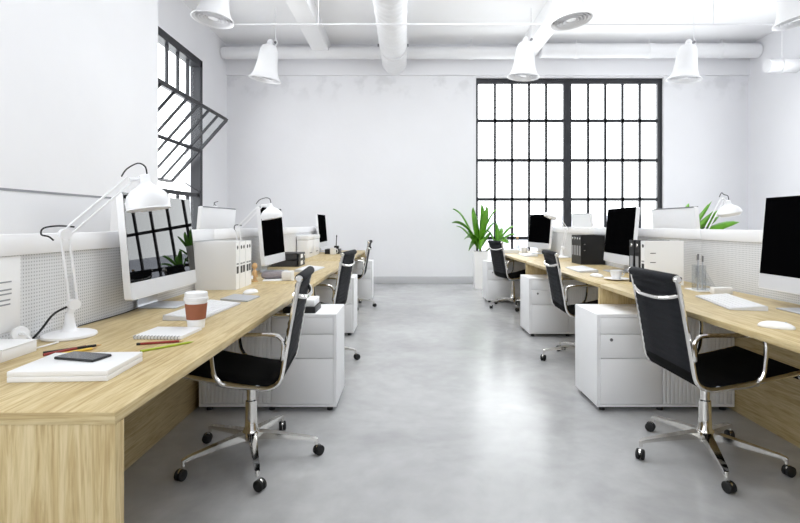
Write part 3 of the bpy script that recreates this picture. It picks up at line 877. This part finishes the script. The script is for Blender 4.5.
t = thing('pencil_pouch', 'soft grey pouch lying on white paper beside the wooden figure', 'pouch', (-.985, 3.66, DT+.0065), math.radians(22))
b = MB(); pr = []
n = 20
rings = []
for i, (x, s_) in enumerate([(-.09, .35), (-.086, .7), (-.06, .95), (0, 1.05), (.06, .95), (.086, .7), (.09, .35)]):
    rings.append([b.bm.verts.new((x, .036*s_*math.cos(2*PI*k/n), .027+.027*min(s_, 1)*math.sin(2*PI*k/n)*1.0)) for k in range(n)])
for i in range(len(rings)-1):
    for k in range(n): b.bm.faces.new((rings[i][k], rings[i][(k+1) % n], rings[i+1][(k+1) % n], rings[i+1][k]))
b.bm.faces.new(rings[0]); b.bm.faces.new(rings[-1])
b.build('pouch_body', 'pinkgrey', t, smooth=60)
MB().ribbon([(-.075, 0, .0545), (0, 0, .0565), (.075, 0, .0545)], .006, .002).build('zip', 'bolt', t)
tag(MB().box(-.035, .035, -.05, .05, 0, .062, .003).build('small_carton', 'white', None, (-.865, 3.60, DT+.0065)), 'small white carton next to the grey pouch', 'box')

# on the left cabinet
tag(MB().box(-.10, .10, -.10, .10, 0, .038, .003).build('media_case', 'black', None, (-.655, 3.11, CABH)), 'black case on the left front cabinet', 'case')
tag(MB().box(-.085, .10, -.09, .09, 0, .040, .002).build('white_carton', 'paper', None, (-.665, 3.12, CABH+.0385)), 'white carton on the black case on the left cabinet', 'box')

# far left desk
t = thing('pen_pot', 'black pen pot beside the far left computer', 'pot', (-1.0, 7.08, DT))
MB().lathe([(0, 0), (.034, 0), (.035, .002), (.037, .10), (.034, .10), (.032, .005), (0, .005)], 20).build('pot_body', 'black', t)
t = thing('marker_pen', 'black pen standing in the far left pen pot', 'pen', (-1.01, 7.08, DT+.006))
MB().tube([(0, 0, 0), (.01, .01, .22)], .006, 8).build('barrel', 'black', t)
MB().tube([(.01, .01, .22), (.0115, .0115, .25)], .0075, 8).build('cap', 'black', t)
t = thing('white_mug', 'white mug in front of the far left pen pot', 'mug', (-.99, 6.68, DT))
def mug(t, r=.042, h=.09):
    MB().lathe([(0, 0), (r*.9, 0), (r, .008), (r, h), (r-.004, h), (r-.005, .01), (0, .008)], 24).build('mug_body', 'white', t)
    MB().tube([(r-.003+.026*math.sin(a), 0, h*.5+.028*math.cos(a)) for a in [PI*i/10 for i in range(11)]], .005, 8).build('handle', 'white', t)
mug(t)

# right front desk: clear organiser, pens, white block ----------------------------------
t = thing('desk_organiser', 'clear acrylic pen stand on a white tray at right', 'organiser', (1.835, 3.02, DT), math.radians(0))
MB().box(-.06, .085, -.05, .10, 0, .008, .002).build('tray', 'white', t)
b = MB(); b.box(-.055, -.052, -.03, .03, .008, .16); b.box(-.005, -.002, -.03, .03, .008, .16); b.box(-.055, -.002, -.03, -.027, .008, .16); b.box(-.055, -.002, .027, .03, .008, .16)
b.build('pen_tube', 'clear', t)
b = MB(); b.prism([(0.0, .008), (.075, .008), (.0, .135)], -.022, -.018); b.prism([(0.0, .008), (.075, .008), (.0, .135)], .018, .022)
b.build('side_fin', 'clear', t)
for k, (dx, dy) in enumerate([(-.044, -.015), (-.030, .012), (-.014, -.010)]):
    p = thing('grey_pen', ['grey pen standing leftmost in the clear pen stand', 'grey pen standing in the middle of the clear pen stand', 'grey pen standing rightmost in the clear pen stand'][k],
              'pen', (1.835+dx, 3.02+dy, DT+.009), 0, 'pens in the clear stand')
    MB().tube([(0, 0, 0), (.003, 0, .185-.006*k)], .0048, 8).build('barrel', 'silverflat', p)
    MB().tube([(.003, 0, .185-.006*k), (.0035, 0, .222-.006*k)], .0056, 8).build('cap', ['bolt', 'silverflat', 'bolt'][k], p)
    MB().box(-.007, -.005, -.002, .002, .18, .215).build('clip', 'chrome', p)
tag(MB().box(-.055, .055, -.022, .022, 0, .040, .004).build('white_block', 'white', None, (1.868, 2.90, DT)), 'small white block beside the clear pen stand at right', 'block')

# second right desk: cup and saucer
t = thing('coffee_cup', 'white coffee cup standing on its saucer, second right desk', 'cup', (1.555, 3.62, DT+.0075))
MB().lathe([(0, 0), (.024, 0), (.026, .004), (.038, .03), (.044, .066), (.041, .066), (.035, .03), (.022, .008), (0, .007)], 28).build('cup_body', 'white', t)
MB().tube([(.040+.018*math.sin(a), 0, .040+.017*math.cos(a)) for a in [PI*i/10 for i in range(11)]], .004, 8).build('handle', 'white', t)
tag(MB().lathe([(0, .002), (.03, .0), (.04, .002), (.085, .012), (.088, .014), (.084, .0155), (.04, .0075), (0, .007)], 32).build('saucer', 'white', None, (1.555, 3.62, DT)), 'white saucer under the coffee cup', 'saucer')
# far right desk
t = thing('white_mug', 'white mug on the far right desk below the small screen', 'mug', (1.66, 6.86, DT)); mug(t)
for k in range(2):
    o = MB().box(-.11, .11, -.15, .15, 0, .022, .002).build('white_book', 'paper', None, (1.50+.01*k, 7.12, DT+.0225*k))
    tag(o, ['white book at the bottom of the pair on the far right desk', 'white book on top of the pair on the far right desk'][k], 'book', 'white books on the far right desk')
t = thing('glass_carafe', 'clear glass carafe on the far right desk in front of the window', 'carafe', (1.66, 7.28, DT))
MB().lathe([(0, .002), (.048, .002), (.055, .02), (.05, .07), (.02, .12), (.017, .16), (.024, .20), (.022, .20), (.015, .16), (.018, .12), (.047, .07), (.052, .022), (0, .006)], 24).build('carafe_body', 'clear', t)
MB().lathe([(0, .185), (.016, .185), (.016, .205), (.022, .208), (.018, .225), (0, .228)], 18).build('stopper', 'tan', t)

# ------------------------------------------------------------------ desk lamps
def desk_lamp(label, base, joint, elbow, head, rim, top, r_rim=.086):
    """all points are world positions; the foot stands at base"""
    B = Vector(base); t = thing('desk_lamp', label, 'lamp', base, 0, 'white arm lamps')
    J, E, H, R_, T_ = [Vector(p)-B for p in (joint, elbow, head, rim, top)]
    MB().lathe([(0, .0006), (.086, .0006), (.089, .004), (.087, .011), (.072, .017), (.03, .022), (.022, .03), (.017, .05), (.0135, .085), (0, .085)], 36).build('base', 'white_metal', t)
    MB().tube([(0, 0, .08), J], .011, 12).build('stem', 'white_metal', t)
    side = Vector((.8, .6, 0)) if abs((E-J).y) > 2 else Vector((1, 0, 0))
    d = (H-E); hor = Vector((d.x, d.y, 0)).normalized(); off = hor*.013
    k = MB(); k.tube([J-off, E-off], .0045, 8); k.tube([J+off, E+off], .0045, 8)
    k.build('lower_arm', 'white_metal', t)
    n = (H-E).cross(Vector((-hor.y, hor.x, 0))).normalized()*.013
    k = MB(); k.tube([E-n, H-n], .0045, 8); k.tube([E+n, H+n], .0045, 8)
    k.build('upper_arm', 'white_metal', t)
    sd = Vector((-hor.y, hor.x, 0))
    k = MB()
    MB().tube([J-sd*.014, J+sd*.014], .020, 14).build('joint', 'white_metal', t)
    k.tube([E-sd*.014, E+sd*.014], .019, 14); k.tube([E-off*1.4, E+off*1.4], .012, 10)
    k.build('joint', 'white_metal', t)
    k = MB(); sp = []
    for i in range(61):
        a = i/60; p = J.lerp(E, .08+.34*a)+off*.1
        sp.append(p+Vector((math.cos(a*2*PI*12)*.006, math.sin(a*2*PI*12)*.006, 0)))
    k.tube(sp, .0012, 5); k.build('spring', 'silver', t)
    # shade
    ax = (R_-T_); Ls = ax.length; rot = Vector((0, 0, -1)).rotation_difference(ax.normalized()).to_matrix()
    pr = [(0, 0), (.016, 0), (.020, -.004), (.022, -.22*Ls), (.030, -.30*Ls), (.055, -.42*Ls), (.074, -.58*Ls), (.083, -.78*Ls), (r_rim, -.97*Ls), (r_rim+.003, -Ls),
          (r_rim-.001, -Ls), (.080, -.78*Ls), (.071, -.58*Ls), (.052, -.44*Ls), (.02, -.34*Ls), (0, -.33*Ls)]
    MB().lathe(pr, 36, T_, rot).build('shade', 'white_metal', t)
    MB().tube([H, H.lerp(T_+ax*.12, 1)], .008, 10).build('shade_bracket', 'white_metal', t)
    MB().lathe([(0, .0), (.012, -.002), (.02, -.02), (.028, -.042), (.022, -.062), (0, -.07)], 18, T_+ax*.42, rot).build('bulb', 'paper', t)
    up = Vector((0, 0, 1))
    k = MB()
    MB().tube(smooth_path([H-sd*.012-hor*.035+up*.01, H-hor*.01+up*.042, T_-hor*.025+up*.044, T_+hor*.004+up*.034, T_+hor*.012+up*.004], 6), .003, 6).build('cord', 'black', t)
    q = 1.0 if r_rim > .08 else .35
    k.tube(smooth_path([E+hor*.03+up*.026, E-hor*.02*q+up*.03, E-hor*.065*q+up*.022, E-hor*.072*q-up*.0, E-hor*.05*q-up*.008, E-hor*.035*q-up*.022], 6), .003, 6)
    k.build('cord', 'black', t)
    return t
l1 = desk_lamp('large white arm lamp at front left, shade in front of the mirroring screen', (-1.235, 1.80, DT), (-1.220, 1.80, .846), (-1.238, 1.78, 1.104), (-1.105, 1.96, 1.318), (-1.047, 2.0, 1.200), (-1.068, 2.0, 1.342), .081)
MB().tube(smooth_path([(-.0, -.006, .112), (-.045, -.02, .085), (-.062, -.06, .035), (-.070, -.10, .008), (-.085, -.14, .0048)], 6), .004, 8).build('power_cord', 'black', l1)
desk_lamp('white arm lamp on the second left desk, shade before the dark screen', (-1.232, 3.72, DT), (-1.245, 3.72, .85), (-1.275, 3.72, 1.105), (-1.11, 3.76, 1.285), (-1.033, 3.79, 1.183), (-1.055, 3.79, 1.30), .078)
desk_lamp('small white arm lamp on the far right desk in front of the window', (1.925, 6.05, DT), (1.94, 6.05, .85), (1.985, 6.05, 1.085), (1.83, 6.0, 1.295), (1.762, 6.0, 1.215), (1.80, 6.0, 1.31), .07)
desk_lamp('white arm lamp behind the right divider in front of green leaves', (2.28, 3.72, DT), (2.28, 3.72, .85), (2.262, 3.70, 1.085), (2.395, 3.70, 1.335), (2.450, 3.70, 1.200), (2.428, 3.70, 1.32), .064)
desk_lamp('white arm lamp behind the left divider against the back wall', (-1.66, 4.72, DT), (-1.66, 4.72, .85), (-1.70, 4.70, 1.08), (-1.83, 4.65, 1.30), (-1.77, 4.62, 1.20), (-1.80, 4.63, 1.31))

# ------------------------------------------------------------------ plants
def leaf_blade(b, p0, p1, droop, w, twist=0.):
    p0 = Vector(p0); p1 = Vector(p1); mid = p0.lerp(p1, .55)+Vector((0, 0, droop*1.5))
    N = 9; hor = Vector(((p1-p0).x, (p1-p0).y, 0))
    if hor.length < 1e-4: hor = Vector((1, 0, 0))
    hor.normalize(); side = Vector((-hor.y, hor.x, 0))
    side = (side*math.cos(twist)+Vector((0, 0, 1))*math.sin(twist)+hor*math.sin(twist)*.8).normalized()
    rows = []
    for i in range(N+1):
        t = i/N; p = p0*(1-t)**2+mid*2*t*(1-t)+p1*t*t
        ww = w*.5*(math.sin(PI*min(1, t**1.15*.93+.07))**.7)+.002
        d = (p1-p0).normalized()
        up = side.cross(d).normalized()
        rows.append([b.bm.verts.new(p+side*ww*s_+up*abs(s_)*ww*.35) for s_ in (-1, 0, 1)])
    for i in range(N):
        for k in (0, 1): b.bm.faces.new((rows[i][k], rows[i][k+1], rows[i+1][k+1], rows[i+1][k]))
def solid(o):
    md = o.modifiers.new('thickness', 'SOLIDIFY'); md.thickness = .002
    return o
t = thing('potted_plant', 'tall green leafy plant in a white pot by the window', 'plant', (1.33, 8.75, 0))
MB().prism([(-.105, 0), (.105, 0), (.125, .66), (-.125, .66)], -.115, .115).build('pot', 'white', t)
MB().box(-.11, .11, -.10, .10, .655, .662).build('soil', 'soil', t)
b = MB()
b.tube([(0, 0, .64), (.01, 0, .85)], .02, 8); b.tube([(.08, -.02, .64), (.27, -.06, .80)], .014, 8)
b.build('stems', 'stem', t)
S = 8.75/490
def L2(px, py, dy): return ((px-405.7)*S-1.33, dy, 1.14-(py-224.2)*S)
b = MB()
for (px, py, dy, dr, w, tw) in [(453, 209, .05, .24, .10, .5), (451, 223, -.1, .20, .09, .4), (457, 226, .15, .14, .09, .3), (463, 239, -.15, .14, .10, .5), (468, 251, -.05, .22, .11, .7),
                                (481, 204, .0, .0, .15, .9), (486, 206, -.05, .02, .13, 1.1), (474, 212, .0, .10, .12, .7), (497, 209, .05, .14, .09, .6), (494, 222, -.1, .10, .10, .6),
                                (474, 207, .1, .03, .10, .9), (489, 232, -.15, .08, .10, .5), (470, 232, .2, .15, .09, .3), (478, 250, -.2, .2, .11, .7), (488, 214, .2, .06, .1, .8)]:
    leaf_blade(b, L2(479+random.uniform(-1, 1), 250-random.uniform(0, 9), 0), L2(px, py, dy), dr, w*1.55, tw)
for (px, py, dy, dr, w, tw) in [(514, 226, .0, .12, .09, .4), (515, 234, -.1, .10, .09, .3), (507, 243, -.15, .12, .10, .5), (486, 231, .0, .12, .09, .5), (497, 223, .05, .05, .11, .9), (504, 228, .15, .08, .09, .4), (492, 243, -.1, .12, .1, .5)]:
    leaf_blade(b, L2(496, 245, -.05), L2(px, py, dy), dr, w*1.3, tw)
solid(b.build('foliage', 'leaf', t, smooth=80))
t = thing('potted_plant', 'green leafy plant behind the right divider and lamp', 'plant', (2.50, 4.62, DT))
MB().lathe([(0, 0), (.06, 0), (.075, .13), (.068, .13), (.062, .12), (0, .12)], 24).build('pot', 'white', t)
MB().lathe([(0, .119), (.064, .119), (.064, .122), (0, .124)], 20).build('soil', 'soil', t)
S = 4.62/490
def L3(px, py, dy): return ((px-405.7)*S-2.50, dy, 1.14-(py-224.2)*S-DT)
b = MB()
for (px, py, dy, dr, w, tw) in [(692, 203, .05, .10, .07, .5), (696, 214, 0, .08, .06, .5), (708, 204, 0, .02, .09, .9), (715, 201, .05, .04, .08, .9), (722, 208, 0, .05, .08, .8),
                                (736, 222, -.05, .10, .08, .7), (730, 227, .05, .06, .07, .6), (712, 210, -.05, .05, .08, .9), (700, 226, .05, .06, .07, .5), (726, 216, .1, .05, .07, .6)]:
    leaf_blade(b, L3(666+.0*px, 0, 0) if False else (0, 0, .13), L3(px, py, dy), dr, w*1.8, tw)
solid(b.build('foliage', 'leaf2', t, smooth=80))

# ------------------------------------------------------------------ ceiling services
# spiral duct
t = thing('air_duct', 'white spiral ventilation duct running along the ceiling to the back wall', 'duct', (-.215, 3.2, 4.20))
b = MB(); n = 40; dy = .022; N = int((YB-.05-3.2)/dy); r0 = .215; pitch = .14; rings = []
for i in range(N+1):
    y = i*dy; ring = []
    for k in range(n):
        a = 2*PI*k/n
        ph = (y/pitch-k/n) % 1.0
        r = r0+.024*max(0., 1-abs(ph-.5)/.22)
        ring.append(b.bm.verts.new((r*math.cos(a), y, r*math.sin(a))))
    rings.append(ring)
for i in range(N):
    for k in range(n): b.bm.faces.new((rings[i][k], rings[i][(k+1) % n], rings[i+1][(k+1) % n], rings[i+1][k]))
b.bm.faces.new(rings[0]); b.bm.faces.new(rings[-1])
b.build('duct_body', 'galv', t, smooth=60)
for yy in (2.6, 5.2):
    h = MB()
    h.ribbon([(.238*math.cos(a), yy, .238*math.sin(a)) for a in [2*PI*i/36 for i in range(37)]], .03, .004, up=(0, 1, 0))
    h.box(-.262, -.232, yy-.02, yy+.02, -.012, .012); h.box(.232, .262, yy-.02, yy+.02, -.012, .012)
    h.tube([(-.252, yy, 0), (-.252, yy, ZC-4.20)], .005, 6); h.tube([(.252, yy, 0), (.252, yy, ZC-4.20)], .005, 6)
    h = h.build('hanger_strap', 'galv', t)
    for sg in (-1, 1): MB().tube([(sg*.252, yy-.022, -.02), (sg*.252, yy-.022, .02)], .014, 8).build('clamp_bolt', 'bolt', h)

def pipe(label, p0, p1, r, name='ceiling_pipe', brackets=3):
    P0 = Vector(p0); P1 = Vector(p1)
    t = thing(name, label, 'pipe', p0)
    D = P1-P0; d = D.normalized()
    MB().tube([(0, 0, 0), D], r, 20).build('pipe_run', 'galv', t)
    for k in range(brackets):
        cpl = MB(); c = D*((k+.5)/brackets); cpl.tube([c-d*.04, c+d*.04], r*1.09, 20)
        cpl.tube([c+Vector((0, 0, r)), c+Vector((0, 0, ZC-P0.z))], .008, 6)
        cpl.build('coupling', 'galv', t)
    return t
pipe('white ceiling pipe crossing the back wall above the duct end', (XL+.02, 9.1, 4.32), (2.15, 9.1, 4.32), .11)
pipe('white ceiling pipe crossing the back wall above the window', (2.5, 9.1, 4.36), (XR-.02, 9.1, 4.36), .13)
pipe('short white capped pipe stub in the upper right corner', (6.05, 8.2, 3.79), (XR-.02, 8.2, 3.79), .11, brackets=1)
t = thing('tie_rod', 'thin white rod spanning below the ceiling between the round lamps', 'rod', (-2.35, 6.45, 3.77))
MB().tube([(0, 0, 0), (7.6, 0, 0)], .011, 8).build('rod', 'galv', t)
for x in (1.2, 4.3, 6.4): MB().tube([(x, 0, 0), (x, 0, ZC-3.77)], .006, 6).build('rod_hanger', 'galv', t)

def make_pendant(label):
    t = thing('pendant_lamp', label, 'lamp', (0, 0, 0), 0, 'white bell lamps under the ceiling')
    R_ = .25
    MB().lathe([(.0, .56), (.055, .555), (.105, .53), (.135, .47), (.150, .38), (.160, .26), (.180, .14), (.210, .055), (R_, .012), (R_+.006, 0), (R_-.006, -.004), (.205, .046),
                (.174, .135), (.153, .26), (.142, .38), (.125, .47), (.0, .50)], 40).build('bell_shade', 'white_metal', t)
    lv = MB()
    for r in (.205, .165, .125, .085):
        lv.lathe([(r, .0), (r-.02, .055), (r-.017, .056), (r+.004, .0), (r, .0)], 36, (0, 0, .005))
    lv.lathe([(0, .04), (.05, .04), (.058, .02), (0, .016)], 24)
    lv.build('louvre_rings', 'lampring', t)
    k = MB(); k.tube([(.075, 0, .52), (.11, 0, .60), (.075, 0, .66)], .012, 8); k.lathe([(0, .54), (.05, .545), (.05, .60), (.03, .63), (0, .63)], 20)
    k.build('cap', 'white_metal', t)
    MB().tube([(.082, -.02, .60), (.082, .02, .60)], .02, 10).build('pivot_bolt', 'bolt', t)
    MB().tube([(.10, -.012, .50), (.10, .012, .50)], .014, 8).build('pivot_bolt', 'bolt', t)
    return t
def hang(o, loc, tilt_x, tilt_y):
    o.location = loc; o.rotation_euler = (math.radians(tilt_x), math.radians(tilt_y), 0)
    top = Vector(loc)+o.rotation_euler.to_matrix() @ Vector((.075, 0, .66))
    # cord hangs straight up to the ceiling: expressed in the lamp's own space
    inv = o.rotation_euler.to_matrix().inverted()
    p1 = inv @ (Vector((top.x, top.y, ZC))-Vector(loc))
    MB().tube([(.075, 0, .655), p1], .006, 6).build('cord', 'lampring', o)
pd = make_pendant('white bell lamp hanging at the far left, near the open window')
spots = [((-2.24, 7.8, 3.44), 3, 9, None),
         ((1.87, 7.8, 3.48), 2, 4, 'white bell lamp hanging in front of the window top edge'),
         ((4.43, 7.8, 3.44), 2, 6, 'white bell lamp hanging at right beside the window'),
         ((-2.36, 6.0, 3.64), -2, 6, 'round white lamp seen from below at upper left, beside the window top'),
         ((2.03, 6.0, 3.62), -2, -7, 'round white lamp seen from below at top, right of the spiral duct'),
         ((4.60, 5.75, 3.52), -2, -10, 'round white lamp at the top right corner, cut by the frame')]
lamps = [pd]
for s_ in spots[1:]: lamps.append(dup(pd, s_[3], (0, 0, 0), 0))
for o, s_ in zip(lamps, spots): hang(o, s_[0], s_[1], s_[2])

# ------------------------------------------------------------------ light: overcast sky through the windows and unseen ones added for brightness
w = bpy.data.worlds.new('overcast_sky'); scn.world = w; w.use_nodes = True
nt = w.node_tree; bg = nt.nodes['Background']
bg.inputs['Color'].default_value = (.97, .985, 1.0, 1); bg.inputs['Strength'].default_value = 5.0
def portal(loc, rot, sx, sy, name):
    d = bpy.data.lights.new(name, 'AREA'); d.shape = 'RECTANGLE'; d.size = sx; d.size_y = sy
    d.cycles.is_portal = True
    o = bpy.data.objects.new(name, d); C.objects.link(o); o.location = loc; o.rotation_euler = rot
portal(((WX0+WX1)/2, YB+.2, (WZ0+WZ1)/2), (-PI/2, 0, 0), WX1-WX0, WZ1-WZ0, 'daylight_back_window')
portal((XL-.25, (V0+V1)/2, (VZ0+VZ1)/2), (0, -PI/2, 0), VZ1-VZ0, V1-V0, 'daylight_left_window')
for y0, y1 in RW: portal((XR+.22, (y0+y1)/2, 2.42), (0, PI/2, 0), 3.05, y1-y0, 'daylight_added_right')
portal((XP-.27, -.55, 2.42), (0, -PI/2, 0), 3.05, 3.9, 'daylight_added_left_front')
portal((1.8, YR-.22, 3.275), (PI/2, 0, 0), 6.8, 1.35, 'daylight_added_front')
portal(((SK[0]+SK[1])/2, (SK[2]+SK[3])/2, ZC+.145), (0, 0, 0), SK[1]-SK[0], SK[3]-SK[2], 'daylight_added_roof')
scn.cycles.diffuse_bounces = 8
scn.cycles.glossy_bounces = 6
scn.cycles.transparent_max_bounces = 16
scn.cycles.max_bounces = 14
scn.cycles.use_denoising = True
scn.cycles.caustics_reflective = False
scn.cycles.caustics_refractive = False
